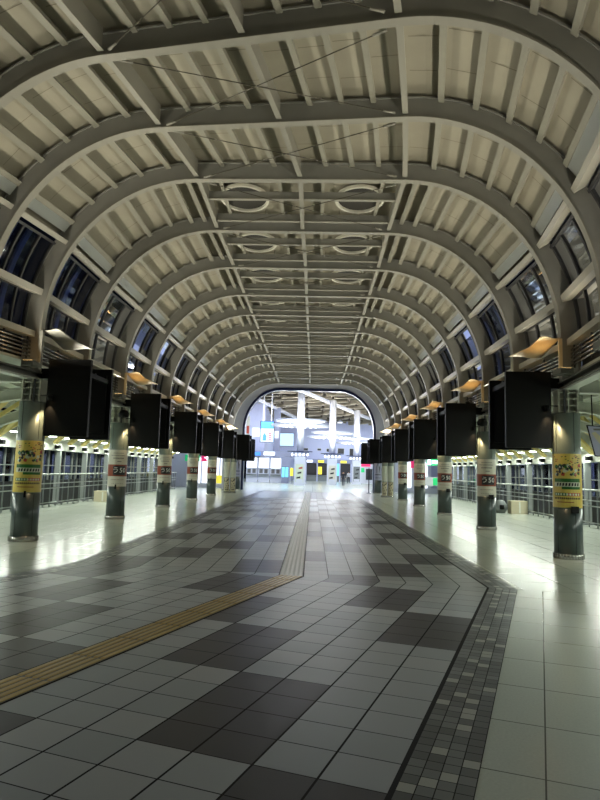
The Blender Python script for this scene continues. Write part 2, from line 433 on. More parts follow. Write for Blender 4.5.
    # side windows
    for g in (-1, 1):
        wn += 1; q1, q2, q3 = qz(6.2), qz(5.22), qz(4.34)
        W = root_at('window_%d' % wn, S(i+.5, g*HW, 5.2))
        mb = MB()
        beam(mb, i, g*(QW-.02), .1, .12, .45, m_rail); beam(mb, i, g*q2, .13, .12, .36, m_rail); beam(mb, i, g*q3, .13, .12, .36, m_rail)
        sub(mb, 'window_rail', W)
        mb = MB()
        for a, b in ((q1+.04, q2-.06), (q2+.06, q3-.06)):
            n = 4
            for k in range(n):
                qa, qb = a+(b-a)*k/n, a+(b-a)*(k+1)/n
                mb.face([PB(i, .03, g*qa, .36), PB(i, .97, g*qa, .36), PB(i, .97, g*qb, .36), PB(i, .03, g*qb, .36)], m_glass)
        sub(mb, 'pane', W)
        mb = MB()
        for a, b in ((q1+.03, q2-.06), (q2+.06, q3-.06)):
            for tt in (.07, .38, .68, .93):
                n = 4
                for k in range(n):
                    qa, qb = a+(b-a)*k/n, a+(b-a)*(k+1)/n; e = .013
                    mb.hexa([PB(i, tt-e, g*qa, .33), PB(i, tt+e, g*qa, .33), PB(i, tt+e, g*qb, .33), PB(i, tt-e, g*qb, .33)],
                            [PB(i, tt-e, g*qa, .4), PB(i, tt+e, g*qa, .4), PB(i, tt+e, g*qb, .4), PB(i, tt-e, g*qb, .4)], m_frame)
            beam(mb, i, g*(a+.0), .05, .32, .4, m_frame); beam(mb, i, g*(b-.0), .05, .32, .4, m_frame)
        sub(mb, 'window_frame', W)
        mb = MB(); beam(mb, i, g*(QW-.3), .26, .3, .33, m_strip, .05, .95); sub(mb, 'pale_strip', W)
        # outer fins and sill behind the glass
        mb = MB()
        for tt in (.22, .53, .8):
            for k in range(6):
                qa, qb = q1+(q3-q1)*k/6, q1+(q3-q1)*(k+1)/6; e = .035
                mb.hexa([PB(i, tt-e, g*qa, .75), PB(i, tt+e, g*qa, .75), PB(i, tt+e, g*qb, .75), PB(i, tt-e, g*qb, .75)],
                        [PB(i, tt-e, g*qa, .8), PB(i, tt+e, g*qa, .8), PB(i, tt+e, g*qb, .8), PB(i, tt-e, g*qb, .8)], m_lil)
        sub(mb, 'outer_fin', W)
        # louvre pipes under the window
        lz0, lz1 = 3.84, 4.24
        L = thing('louvre_panel', S(i+.5, g*(HW+.2), lz0), 'row of horizontal louvre pipes under the %s windows, %s bay from the front' % (SIDE[g], ORD[i]), 'louvre', 'louvre panels under the windows')
        mb = MB()
        for k in range(5):
            z = lz0+(lz1-lz0)*(k+.2)/5
            mb.tube([S(i+.05, g*(HW+.2), z), S(i+.95, g*(HW+.2), z)], .02, m_pipe, 8)
        sub(mb, 'pipes', L)
        mb = MB()
        mb.hexa([S(i+.03, g*(HW+.42), 3.8), S(i+.97, g*(HW+.42), 3.8), S(i+.97, g*(HW+.47), 3.8), S(i+.03, g*(HW+.47), 3.8)],
                [S(i+.03, g*(HW+.42), 4.36), S(i+.97, g*(HW+.42), 4.36), S(i+.97, g*(HW+.47), 4.36), S(i+.03, g*(HW+.47), 4.36)], m_dark)
        for tt in (.07, .5, .93): mb.bar(S(i+tt, g*(HW+.24), 3.8), S(i+tt, g*(HW+.24), 4.3), .03, .03, m_frame)
        sub(mb, 'backing', L)

# ================================================================== COLUMNS
def text_mesh(txt, size):
    cu = bpy.data.curves.new('t', 'FONT'); cu.body = txt; cu.size = size; cu.align_x = 'CENTER'; cu.align_y = 'CENTER'; cu.resolution_u = 2
    o = bpy.data.objects.new('t', cu); COL.objects.link(o); bpy.context.view_layer.update()
    me = bpy.data.meshes.new_from_object(o.evaluated_get(bpy.context.evaluated_depsgraph_get()))
    vs = [tuple(v.co) for v in me.vertices]; fs = [tuple(p.vertices) for p in me.polygons]
    bpy.data.objects.remove(o); bpy.data.meshes.remove(me); return vs, fs
class Wrap:                                     # draw on a cylinder: u = metres along the surface, z = height
    def __init__(s, c, r, a0): s.c = c; s.r = r; s.a0 = a0
    def p(s, u, z, lift=0):
        a = s.a0+u/s.r; return (s.c.x+(s.r+lift)*cos(a), s.c.y+(s.r+lift)*sin(a), z)
    def patch(s, mb, u0, u1, z0, z1, m, lift):
        n = max(1, int(abs(u1-u0)/.06))
        for k in range(n):
            a, b = u0+(u1-u0)*k/n, u0+(u1-u0)*(k+1)/n
            mb.face([s.p(a, z0, lift), s.p(b, z0, lift), s.p(b, z1, lift), s.p(a, z1, lift)], m, True)
    def poly(s, mb, pts, m, lift): mb.face([s.p(u, z, lift) for u, z in pts], m)
    def text(s, mb, txt, size, u, z, m, lift):
        vs, fs = text_mesh(txt, size); mb.add([s.p(u+x, z+y, lift) for x, y, _ in vs], fs, m)
CR, CS, CH = .27, 5.54, 2.88
stations = [(1, 'plain'), (3, 'yellow'), (5, 'brown'), (7, 'brown'), (9, 'brown'), (11, 'brown'), (12.45, 'pair'), (14.55, 'photo')]
for n, (st, kind) in enumerate(stations):
    for g in (-1, 1):
        cs = CS if st < 12 else ({12.45: 5.03}.get(st, 5.27) if g < 0 else 5.17)
        b = S(st, g*cs, 0)
        desc = {'plain': 'plain grey round column out at the near end', 'yellow': 'grey round column wrapped in a yellow poster',
                'brown': 'grey round column with a white wrap and brown band', 'pair': 'twin slim grey columns with cream lettered posters near the floor',
                'photo': 'grey round column with a pale blue picture poster by the portal'}[kind]
        nth = {5: 'nearest of its row', 7: 'second of its kind in the row', 9: 'third of its kind in the row', 11: 'furthest of its kind in the row'}.get(st, '')
        t = thing('column', b, '%s, %s row%s' % (desc, SIDE[g], ', '+nth if nth else ''), 'column', 'columns along the concourse')
        cx = [b] if kind != 'pair' else [b+Vector((-.2, 0, 0)), b+Vector((.2, .1, 0))]
        r = CR if kind != 'pair' else .185
        a0 = math.atan2(-b.y, -b.x)              # towards the viewer's end of the hall
        mb = MB(); mk = MB(); lo = MB()
        for c in cx:
            mb.lathe(c, [(r, .98), (r, CH)], m_col, 32); lo.lathe(c, [(r, .1), (r, .98)], m_collow, 32)
            mk.lathe(c, [(r+.012, 0), (r+.012, .1)], m_steel, 32)
            for k in range(30):
                a = 2*pi*k/30; mk.bar((c.x+(r+.015)*cos(a), c.y+(r+.015)*sin(a), .005), (c.x+(r+.015)*cos(a), c.y+(r+.015)*sin(a), .098), .02, .012, m_steel)
            for da in (-.75, .55):               # seams
                a = a0+da; lo.bar((c.x+r*cos(a), c.y+r*sin(a), .1), (c.x+r*cos(a), c.y+r*sin(a), .95), .008, .006, m_dpanel)
                mb.bar((c.x+r*cos(a), c.y+r*sin(a), 2.1), (c.x+r*cos(a), c.y+r*sin(a), CH), .008, .006, m_dpanel)
        sub(mb, 'shaft', t); sub(lo, 'lower_shaft', t); sub(mk, 'base_skirt', t, 'stainless slatted skirt')
        # neck
        mb = MB(); hN = 3.36
        def nb(s0, s1, y0, y1, z0, z1, m): mb.hexa([S(st, g*s0, z0, y0), S(st, g*s1, z0, y0), S(st, g*s1, z0, y1), S(st, g*s0, z0, y1)], [S(st, g*s0, z1, y0), S(st, g*s1, z1, y0), S(st, g*s1, z1, y1), S(st, g*s0, z1, y1)], m)
        nb(cs-.2, cs-.17, -.16, .16, CH, hN, m_neck); nb(cs+.17, cs+.2, -.16, .16, CH, hN, m_neck); nb(cs-.17, cs+.17, -.015, .015, CH, hN, m_neck); nb(cs-.015, cs+.015, -.16, .16, CH, hN, m_neck)
        for z in (2.9, 3.03, 3.16, 3.29): nb(cs-.17, cs+.17, -.15, .15, z, z+.02, m_neck)
        nb(cs-.1, cs-.06, -.18, -.16, CH, hN, m_frame)
        sub(mb, 'neck', t, 'pale neck with stiffener plates')
        # wrap
        if kind == 'yellow':
            W = Wrap(b, r, a0); mb = MB(); z0, z1 = 1.0, 2.06; hwid = .8
            W.patch(mb, -hwid, hwid, z0, z1, m_poster, .004)
            o = sub(mb, 'poster_wrap', t, 'yellow poster wrap'); mb = MB(); L = .007
            rnd = random.Random(11)
            for k in range(46):                  # crowd of small dark figures
                u, z = rnd.uniform(-.24, .22), rnd.uniform(1.61, 1.8); e = rnd.uniform(.02, .06)
                W.poly(mb, [(u, z), (u+e, z-.01), (u+e*1.2, z+e*.8), (u+e*.4, z+e*1.3), (u-.01, z+e*.6)], rnd.choice([m_pdark, m_pdark, m_pdark, m_ppale, m_pgreen, m_pred]), L+.0004*k/10)
            for k in range(34):
                u, z = rnd.uniform(-.28, .28), rnd.uniform(1.78, 2.03)
                W.poly(mb, [(u, z), (u+.03, z+.008), (u+.024, z+.024), (u-.005, z+.014)], rnd.choice([m_pdark, m_pred, m_pgreen, m_pdark]), L)
            W.patch(mb, -.26, .26, 1.5, 1.57, m_pgreen, L); W.patch(mb, -.27, .27, 1.41, 1.5, m_ppale, L); W.patch(mb, -.1, .26, 1.36, 1.41, m_pgreen, L)
            for k in range(8): W.poly(mb, [(-.2+k*.055, 1.42), (-.165+k*.055, 1.43), (-.16+k*.055, 1.49), (-.195+k*.055, 1.48)], m_pdark, L+.003)
            W.patch(mb, -.26, -.02, 1.23, 1.29, m_pgreen, L); W.patch(mb, 0, .27, 1.23, 1.29, m_pred, L)
            for k in range(9): W.patch(mb, -.24+k*.055, -.205+k*.055, 1.24, 1.28, m_ppale, L+.003)
            for k in range(14): W.patch(mb, -.26+k*.038, -.235+k*.038, 1.165, 1.2, m_pdark, L)
            W.patch(mb, -.2, .12, 1.1, 1.115, m_pbrown, L)
            sub(mb, 'poster_print', o)
        if kind == 'brown':
            W = Wrap(b, r, a0); mb = MB()
            W.patch(mb, -.84, .84, .97, 2.06, m_pwhite, .004); o = sub(mb, 'poster_wrap', t, 'white wrap with a brown band')
            mb = MB(); W.patch(mb, -.84, .84, 1.27, 1.62, m_pbrown, .006); sub(mb, 'brown_band', o)
            mb = MB(); W.patch(mb, -.13, .24, 1.31, 1.58, m_pdark, .009); sub(mb, 'number_panel', o)
            mb = MB(); W.text(mb, 'う50', .2, .05, 1.445, m_wtext, .012)
            for zz, k0, k1, h in ((1.95, -4, 5, .02), (1.88, -6, 6, .022), (1.79, -4, 5, .035)):
                for k in range(k0, k1): W.patch(mb, k*.035, k*.035+.024, zz, zz+h, m_ptext, .007)
            W.patch(mb, -.02, .1, 1.7, 1.72, m_ptext, .007)
            for k in range(-5, 6): W.patch(mb, k*.036, k*.036+.02, 1.16, 1.18, m_ptext if k % 3 else m_pred, .007)
            for k in range(-3, 4): W.patch(mb, k*.05, k*.05+.02, 1.05, 1.065, m_ptext, .007)
            sub(mb, 'lettering', o)
        if kind in ('brown', 'yellow'):
            W = Wrap(b, r, a0); mb = MB(); u0 = .12 if g > 0 else -.03
            W_ = (.12 if g > 0 else .035)
            q = [W.p(u0-W_/2, .9, .0), W.p(u0+W_/2, .9, .0), W.p(u0+W_/2, .9, .06), W.p(u0-W_/2, .9, .06)]
            mb.hexa(q, [(x, y, 1.03) for x, y, _ in q], m_black); sub(mb, 'socket_box', t, 'small black box under the wrap')
        if kind == 'pair':
            for c in cx:
                W = Wrap(c, r, a0); mb = MB(); W.patch(mb, -.5, .5, 1.0, 2.0, m_offw, .004); W.patch(mb, -.17, .2, .12, .96, m_card, .004)
                o = sub(mb, 'poster_wrap', t, 'cream poster with dark marks'); mb = MB(); rnd = random.Random(3)
                for k in range(26):
                    u, z = rnd.uniform(-.14, .13), rnd.uniform(.16, .88); W.patch(mb, u, u+rnd.uniform(.03, .07), z, z+rnd.uniform(.02, .07), m_pdark, .008)
                sub(mb, 'poster_print', o)
        if kind == 'photo':
            W = Wrap(b, r, a0); mb = MB(); W.patch(mb, -.6, .6, 1.0, 2.5, m_lil, .004); o = sub(mb, 'poster_wrap', t, 'pale blue picture poster'); mb = MB()
            W.poly(mb, [(-.1, 1.5), (.12, 1.5), (.16, 1.9), (.08, 2.1), (.06, 2.25), (-.04, 2.25), (-.06, 2.1), (-.12, 1.9)], m_pdark, .008)
            W.patch(mb, -.22, .22, 1.38, 1.43, m_pdark, .008)
            for k in range(6): W.patch(mb, -.2+k*.07, -.16+k*.07, 1.15, 1.2, m_navy, .008)
            sub(mb, 'poster_print', o)
        # warm downlight on the inner side of the column top
        lp = S(st, g*(cs-r-.15), CH+.06, -.16); base = S(st, g*(cs-r-.15), CH+.0, -.16)
        d = thing('column_downlight', base, 'small warm downlight on the neck of column %s from the front, %s row' % (ORD[n-1] if n > 1 else 'first', SIDE[g]), 'lamp', 'downlights on the columns')
        mb = MB(); mb.lathe((lp.x, lp.y, CH+.02), [(.035, 0), (.05, .0), (.05, .12), (.02, .13)], m_black, 16, caps=False); mb.bar((lp.x, lp.y, CH+.14), tuple(S(st, g*(cs-.19), CH+.14, -.12)), .03, .02, m_black); sub(mb, 'housing', d)
        mb = MB(); mb.lathe((lp.x, lp.y, CH+.03), [(.001, 0), (.036, 0), (.036, .01)], m_lampw, 16); sub(mb, 'lens', d)
        if n > 0: light('downlight', 'SPOT', (lp.x, lp.y, CH+.0), WARMCOL, (1, .72, .38), d, .02, tuple(S(st, g*(cs-r+.05), 1.2, -.08)), 80, .7)

        # -------- screens beside the column
        for fb, dy in (('front', -.08), ('rear', 1.3)) if n else ():
            if st > 14 and fb == 'rear': dy = .7
            z0, z1 = 2.17, (3.72 if g > 0 else 3.8); sa, sb = cs-.31, cs-1.22
            base = S(st, g*(sa+sb)/2, z0, dy)
            v = thing('display_screen', base, 'blank black portrait screen, %s one of the %s pair in the %s row' % (fb, ORD[n-1] if n > 1 else 'nearest', SIDE[g]), 'screen', 'blank portrait screens')
            mb = MB()
            def bx(mb, s0, s1, y0, y1, za, zb, m): mb.hexa([S(st, g*s0, za, y0), S(st, g*s1, za, y0), S(st, g*s1, za, y1), S(st, g*s0, za, y1)], [S(st, g*s0, zb, y0), S(st, g*s1, zb, y0), S(st, g*s1, zb, y1), S(st, g*s0, zb, y1)], m)
            sg = 1 if fb == 'front' else -1
            bx(mb, sa, sb, dy, dy+sg*.1, z0, z1, m_black); bx(mb, sa-.1, sb+.1, dy+sg*.1, dy+sg*.16, z0+.15, z1-.15, m_black); sub(mb, 'housing', v)
            mb = MB(); bx(mb, sa-.012, sb+.012, dy-sg*.004, dy-sg*.001, z0+.012, z1-.012, m_screen); sub(mb, 'screen', v)
            if fb == 'front':
                mb = MB(); bx(mb, sa+.3, sa-.15, .06, .2, 3.4, 3.62, m_black); e_ = .54 if st > 14 else 1.14; bx(mb, sa-.15, sa-.05, .16, e_, 3.45, 3.55, m_black); bx(mb, sb+.05, sb+.15, .08, e_, 3.45, 3.55, m_black)
                bx(mb, sa+.1, sb+.05, .3, .4, 3.5, 3.58, m_black)
                sub(mb, 'bracket_frame', v)
        if n < 1:  # unseen floodlights, added to brighten the near floor
            p0 = S(st, g*(cs-.3), 3.22, -.12)
            fl_ = thing('added_floodlamp', p0, 'added fill lamp for the floor on the %s row column, %s' % (SIDE[g], 'out at the near end'), 'lamp')
            mb = MB(); mb.bar(p0, S(st, g*(cs-.1), 3.25, -.12), .04, .04, m_black); mb.lathe(p0, [(.05, .06), (.09, .05), (.09, -.05), (.05, -.06)], m_black, 16); sub(mb, 'housing', fl_)
            mb = MB(); mb.lathe(p0, [(.001, -.066), (.05, -.066), (.05, -.061)], m_lampw, 14); sub(mb, 'lens', fl_)
            light('added_flood', 'SPOT', tuple(p0+Vector((0, 0, -.08))), ADDFLOOD, (.9, .96, 1), fl_, .1, (-1.0, 4.2, 0), 140, .9)
        # -------- awning sheet above the screens with its uplight
        if 3 <= st <= 12.5:
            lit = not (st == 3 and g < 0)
            base = S(st, g*5.38, 3.75, -.1)
            aw = thing('awning_sheet', base, ('warm lit curved sheet above the screens, %s row, %s from the front' if lit else 'unlit grey curved sheet above the screens, %s row, %s from the front') % (SIDE[g], ORD[n-1] if n > 1 else 'first'), 'awning', 'curved sheets above the screens')
            mb = MB(); rings = []
            for k in range(9):
                e = k/8; z = 4.42-.02*sin(e*2*pi)
                n_, m_, f_ = 5.42-.4*e, 5.42-.46*e, 5.42-.72*e
                rings.append([S(st, g*n_, z, -.1), S(st, g*m_, z-.1, .45), S(st, g*f_, z-.2, 1.0), S(st, g*f_, z-.18, 1.0), S(st, g*m_, z-.08, .45), S(st, g*n_, z+.02, -.1)])
            mb.loft(rings, m_awnlit if lit else m_girder, smooth=True); sub(mb, 'sheet', aw)
            mb = MB(); mb.bar(S(st, g*5.4, 3.7, -.16), S(st, g*5.4, 4.4, -.16), .07, .05, m_awnlit if lit else m_girder); sub(mb, 'post', aw)
            if lit:
                p0 = S(st, g*5.05, 3.8, .2)
                mb = MB(); mb.lathe((p0.x, p0.y, 3.72), [(.05, 0), (.07, .07), (.06, .07), (.001, .05)], m_black, 14); sub(mb, 'uplight', aw)
                light('sheet_uplight', 'SPOT', (p0.x, p0.y, 3.83), AWN, (1, .55, .17), aw, .03, tuple(S(st, g*5.12, 4.5, .25)), 120, .5)

# ================================================================== AISLES
for g in (-1, 1):
    sd = SIDE[g]
    # girders along the column line
    for n, (a, b) in enumerate(((1, 2), (2, 3), (3, 4), (4, 5), (5, 7), (7, 9), (9, 11), (11, 13), (13, 14.55))):
        t = thing('girder', S(a, g*5.6, 3.36), 'grey girder on the column tops, %s side, %s span from the front' % (sd, ORD[n]), 'girder', 'girders on the column tops')
        mb = MB()
        def gb(s0, s1, z0, z1, m): mb.hexa([S(float(a)+.001, g*s0, z0), S(float(a)+.001, g*s1, z0), S(float(a)+.001, g*s1, z1), S(float(a)+.001, g*s0, z1)], [S(b-.001, g*s0, z0), S(b-.001, g*s1, z0), S(b-.001, g*s1, z1), S(b-.001, g*s0, z1)], m)
        gb(5.45, 5.75, 3.4, 3.42, m_girder); gb(5.58, 5.62, 3.42, 3.5, m_girder); gb(5.42, 5.78, 3.5, 3.53, m_girder); sub(mb, 'flanges', t)
        mb = MB(); gb(5.5, 5.72, 3.362, 3.4, m_white); sub(mb, 'painted_lit_soffit', t, 'white strip below, aisle light painted on')  # white stands in for aisle light on the bottom flange
    # aisle roof with purlins
    for n in range(0, 14):
        c = root_at('ceiling', S(n+.5, g*7.8, 3.6)); mb = MB()
        def rl(s0, z0, s1, z1, th, m, t0=0., t1=1.): mb.hexa([S(n, g*s0, z0).lerp(S(n+1, g*s0, z0), t0), S(n, g*s1, z1).lerp(S(n+1, g*s1, z1), t0), S(n, g*s1, z1).lerp(S(n+1, g*s1, z1), t1), S(n, g*s0, z0).lerp(S(n+1, g*s0, z0), t1)],
                                                             [S(n, g*s0, z0+th).lerp(S(n+1, g*s0, z0+th), t0), S(n, g*s1, z1+th).lerp(S(n+1, g*s1, z1+th), t0), S(n, g*s1, z1+th).lerp(S(n+1, g*s1, z1+th), t1), S(n, g*s0, z0+th).lerp(S(n+1, g*s0, z0+th), t1)], m)
        rl(5.85, 3.78, 10.25, 3.45, .06, m_offw); sub(mb, 'roof_deck', c)
        for k in range(5):
            s_ = 6.4+k*.8; z = 3.78-(s_-5.85)*.075; mb = MB(); rl(s_-.06, z-.14, s_+.06, z-.14, .13, m_white, .04, .96); sub(mb, 'purlin', c)
    for n in range(1, 15):                     # curved transverse beams and outer posts at every rib
        t = thing('cross_girder', S(n, g*5.8, 3.2), 'white curved cross girder over the %s aisle, %s from the front' % (sd, ORD[n-1]), 'girder', 'cross girders over the aisles')
        mb = MB(); rows = []
        for k in range(13):
            e = k/12; s_ = 5.82+4.0*e; z = 3.3-.85*e**2.2
            rows.append((s_, z))
        def sweep(d0, d1, w, m): mb.loft([[S(n, g*s_, z+d0, -w), S(n, g*s_, z+d0, w), S(n, g*s_, z+d1, w), S(n, g*s_, z+d1, -w)] for s_, z in rows], m)
        sweep(0, .025, .1, m_white); sub(mb, 'bottom_flange', t); mb = MB(); sweep(.025, .28, .02, m_offw); sub(mb, 'web', t); mb = MB(); sweep(.28, .305, .1, m_white); sub(mb, 'top_flange', t)
    # outer wall per bay
    for n in range(0, 14):
        wl = root_at('wall_'+sd, S(n+.5, g*9.95, 0)); mb = MB()
        def wb(t0, t1, s0, s1, z0, z1, m): mb.hexa([S(n+t0, g*s0, z0), S(n+t1, g*s0, z0), S(n+t1, g*s1, z0), S(n+t0, g*s1, z0)], [S(n+t0, g*s0, z1), S(n+t1, g*s0, z1), S(n+t1, g*s1, z1), S(n+t0, g*s1, z1)], m)
        wb(.001, .999, 10.0, 10.1, .0, .95, m_dpanel); sub(mb, 'parapet', wl)
        mb = MB()
        wb(.001, .999, 9.8, 10.1, 2.12, 2.36, m_offw); sub(mb, 'eaves_beam', wl)
        mb = MB(); mb.hexa([S(n+.001, g*9.85, 2.361), S(n+.999, g*9.85, 2.361), S(n+.999, g*9.95, 2.361), S(n+.001, g*9.95, 2.361)], [S(n+.001, g*9.9, 3.3), S(n+.999, g*9.9, 3.3), S(n+.999, g*10.0, 3.3), S(n+.001, g*10.0, 3.3)], m_offw); sub(mb, 'upper_panel', wl)
        mb = MB()
        for tt in (.18, .36, .64, .82): wb(tt-.012, tt+.012, 9.98, 10.06, .96, 2.11, m_mull)
        wb(.0, 1., 9.98, 10.06, 1.5, 1.54, m_mull); sub(mb, 'mullion', wl)
        mb = MB(); wb(.001, .999, 10.03, 10.04, .96, 2.1, m_glass); sub(mb, 'pane', wl)
        mb = MB()
        k = (n*5) % 3
        for tt in ((.2, .34), (.66, .8))[:1+(n % 2)]: wb(tt[0], tt[1], 10.3, 10.35, .9, 2.2, m_lil)
        wb(.38, .5, 10.4, 10.45, .9, 2.2, m_dpanel)
        sub(mb, 'outer_panel', wl)
        # post
        tn = 'nearest' if n == 0 else ORD[n]
        p = thing('wall_post', S(n, g*9.85, 0), 'pale steel post behind the %s railing, %s from the front' % (sd, tn), 'post', 'posts behind the railings')
        mb = MB()
        def pb(s0, s1, y0, y1, z0, z1, m): mb.hexa([S(n, g*s0, z0, y0), S(n, g*s1, z0, y0), S(n, g*s1, z0, y1), S(n, g*s0, z0, y1)], [S(n, g*s0, z1, y0), S(n, g*s1, z1, y0), S(n, g*s1, z1, y1), S(n, g*s0, z1, y1)], m)
        pb(9.74, 9.94, -.07, .07, .04, 2.12, m_post); sub(mb, 'shaft', p); mb = MB(); pb(9.66, 9.98, -.15, .15, 0, .04, m_mull); sub(mb, 'base_plate', p)
        # yellowish struts and lamp
        for tt in (.25, .75):
            st_ = thing('roof_strut', S(n+tt, g*9.78, 2.37), 'cream yellow strut on the %s eaves beam, %s half of the %s bay' % (sd, 'near' if tt < .5 else 'far', ORD[n]), 'strut', 'cream struts under the aisle roof')
            mb = MB(); mb.bar(S(n+tt, g*9.72, 2.4), S(n+tt-.14, g*8.5, 3.42), .2, .1, m_yel); sub(mb, 'leg', st_); mb = MB(); mb.bar(S(n+tt, g*9.72, 2.4), S(n+tt+.14, g*8.5, 3.42), .2, .1, m_yel); sub(mb, 'leg', st_)
            lp = S(n+tt+.2, g*9.45, 2.62)
            f = thing('aisle_lamp', lp, 'bright white lamp under the %s aisle roof, %s half of the %s bay' % (sd, 'near' if tt < .5 else 'far', ORD[n]), 'lamp', 'lamps under the aisle roof')
            mb = MB(); mb.bar(lp, S(n+tt+.2, g*9.88, 2.7), .05, .05, m_white); mb.lathe((lp.x, lp.y, lp.z), [(.16, .0), (.12, .07), (.02, .09)], m_white, 16); sub(mb, 'housing', f)
            mb = MB(); mb.lathe((lp.x, lp.y, lp.z-.035), [(.05, 0), (.14, .012), (.15, .033)], m_lamp, 16); sub(mb, 'lens', f)
            light('aisle_light', 'AREA', (lp.x, lp.y, lp.z-.05), AISLE, (.93, 1, .9), f, .28, tuple(S(n+tt+.2, g*8.6, 0)))
            bx_ = thing('eaves_camera', S(n+tt+.1, g*9.76, 2.16), 'small dark box on the %s eaves beam, %s half of the %s bay' % (sd, 'near' if tt < .5 else 'far', ORD[n]), 'box', 'dark boxes on the eaves beams')
            mb = MB(); q = n+tt+.1
            mb.hexa([S(q-.03, g*9.62, 2.18), S(q+.03, g*9.62, 2.18), S(q+.03, g*9.799, 2.18), S(q-.03, g*9.799, 2.18)], [S(q-.03, g*9.62, 2.32), S(q+.03, g*9.62, 2.32), S(q+.03, g*9.799, 2.32), S(q-.03, g*9.799, 2.32)], m_black); sub(mb, 'case', bx_)
        # railing
        r = thing('railing', S(n+.5, g*9.45, 0), 'grey tubular guard railing along the %s aisle, %s section from the front' % (sd, tn), 'railing', 'guard railings of the aisles')
        for z, rad, nm in ((1.2, .03, 'top_rail'), (.86, .02, 'rail'), (.68, .02, 'rail'), (.15, .02, 'rail')):
            mb = MB(); mb.tube([S(n+.01, g*9.45, z), S(n+.99, g*9.45, z)], rad, m_grail, 8); sub(mb, nm, r)
        for tt in (.1, .3, .5, .7, .9):
            mb = MB(); mb.bar(S(n+tt, g*9.47, 0), S(n+tt, g*9.47, 1.18), .035, .035, m_mull); sub(mb, 'baluster', r)

# uplights on top of the girders
for i in range(0, 14):
    for g in (-1, 1):
        p = S(i+.7, g*5.3, 3.56)
        f = thing('vault_uplight', p, 'uplight on the %s girder washing the vault, %s bay from the front' % (SIDE[g], ORD[i]), 'lamp', 'uplights along the girders')
        mb = MB(); mb.box(p.x-.12, p.y-.2, p.z, p.x+.12, p.y+.2, p.z+.1, m_girder); mb.bar((p.x, p.y, p.z), tuple(S(i+.7, g*5.5, 3.53)), .05, .03, m_girder); sub(mb, 'housing', f)
        mb = MB(); mb.box(p.x-.1, p.y-.18, p.z+.1, p.x+.1, p.y+.18, p.z+.105, m_lampw); sub(mb, 'lens', f)
        light('vault_light', 'AREA', (p.x, p.y, p.z+.14), UPLIGHT*(.8 if i < 4 else 1), (1, .95, .78), f, .3, tuple(S(i+.6, g*1.6, 8)), sizey=.3, spread=120)

for g in (-1, 1):  # extra uplights, added to brighten the portal wall
    p = S(13.55, g*5.3, 3.56)
    f = thing('added_portal_lamp', p, 'added uplight on the last %s girder brightening the portal wall' % SIDE[g], 'lamp')
    mb = MB(); mb.box(p.x-.12, p.y-.15, p.z-.03, p.x+.12, p.y+.15, p.z+.1, m_black); sub(mb, 'housing', f)
    mb = MB(); mb.box(p.x-.1, p.y-.13, p.z+.1, p.x+.1, p.y+.13, p.z+.105, m_lampw); sub(mb, 'lens', f)
    light('added_portal_light', 'SPOT', (p.x, p.y, p.z+.14), 170, (.95, .97, 1), f, .1, (g*4.2, 47.7, 7.5), 100, .8)
# red alarm lamps, conduits, parcels, billboard
for g in (-1, 1):
    p = S(4, g*5.35, 3.3, -.25)
    t = thing('alarm_lamp', p, 'red alarm lamp behind the nearest %s screens' % SIDE[g], 'lamp')
    mb = MB(); mb.lathe(p, [(.06, -.05), (.12, .0), (.13, .16), (.08, .26), (.02, .28)], m_red, 18); sub(mb, 'dome', t)
    mb = MB(); mb.bar(p+Vector((0, 0, .28)), S(4, g*5.4, 3.62, -.2), .03, .03, m_white); sub(mb, 'bracket', t)
    t = thing('conduit', S(4, g*5.3, 3.6, -.2), 'white conduit pipe on the fourth %s rib leg with a branch to the next rib' % SIDE[g], 'pipe')
    mb = MB(); mb.tube([S(4, g*5.38, 3.6, -.17), S(4, g*5.38, 4.6, -.17)], .03, m_white); sub(mb, 'riser', t)
    mb = MB(); mb.tube([S(4, g*5.38, 4.2, -.17), S(4.93, g*5.38, 4.2, -.2)], .018, m_white); sub(mb, 'branch', t)
    for st in (5, 7):
        p = S(st, g*5.35, 3.02, -.3)
        t = thing('ceiling_projector', p, 'black rounded device on the neck of the %s row column, %s' % (SIDE[g], {5: 'second from the front', 7: 'third from the front'}[st]), 'device', 'black devices on the column necks')
        mb = MB(); mb.lathe((p.x, p.y, p.z), [(.02, 0), (.14, .03), (.16, .12), (.1, .22), (.02, .24)], m_black, 18); sub(mb, 'body', t)
        mb = MB(); mb.bar(p+Vector((0, 0, .12)), S(st, g*5.5, 3.14, -.15), .05, .05, m_black); sub(mb, 'arm', t)
def parcel(x, y, sx, sy, sz, lab, m):
    t = thing('storage_box', (x, y, 0), lab, 'box'); mb = MB(); mb.box(x-sx/2, y-sy/2, 0, x+sx/2, y+sy/2, sz, m); sub(mb, 'body', t)
    mb = MB(); mb.box(x-sx/2-.01, y-sy/2-.01, sz, x+sx/2+.01, y+sy/2+.01, sz+.04, m); mb.box(x-.03, y-sy/2-.012, .03, x+.03, y-sy/2-.004, sz, m_white); sub(mb, 'lid', t)
parcel(-9.05, 27.5, .75, .5, .42, 'beige storage box on the left aisle floor by the railing', m_card)
parcel(8.85, 26.9, .7, .5, .5, 'beige storage box on the right aisle floor by the railing', m_card)
t = thing('trolley_bag', (8.2, 27.2, 0), 'grey bag with a dark opening beside the beige box, right aisle', 'bag')
mb = MB(); mb.lathe((8.2, 27.2, 0), [(.2, 0), (.27, .15), (.27, .35), (.18, .5), (.08, .55)], m_mull, 18); sub(mb, 'body', t)
mb = MB(); mb.lathe((8.2, 26.95, .25), [(.001, -.1), (.1, -.09), (.1, .09), (.001, .1)], m_black, 14); sub(mb, 'opening', t)
mb = MB(); P = [Vector((6.42, 14.6, 2.82)), Vector((7.7, 14.3, 2.75)), Vector((7.75, 14.35, 2.0)), Vector((6.62, 14.65, 2.1))]
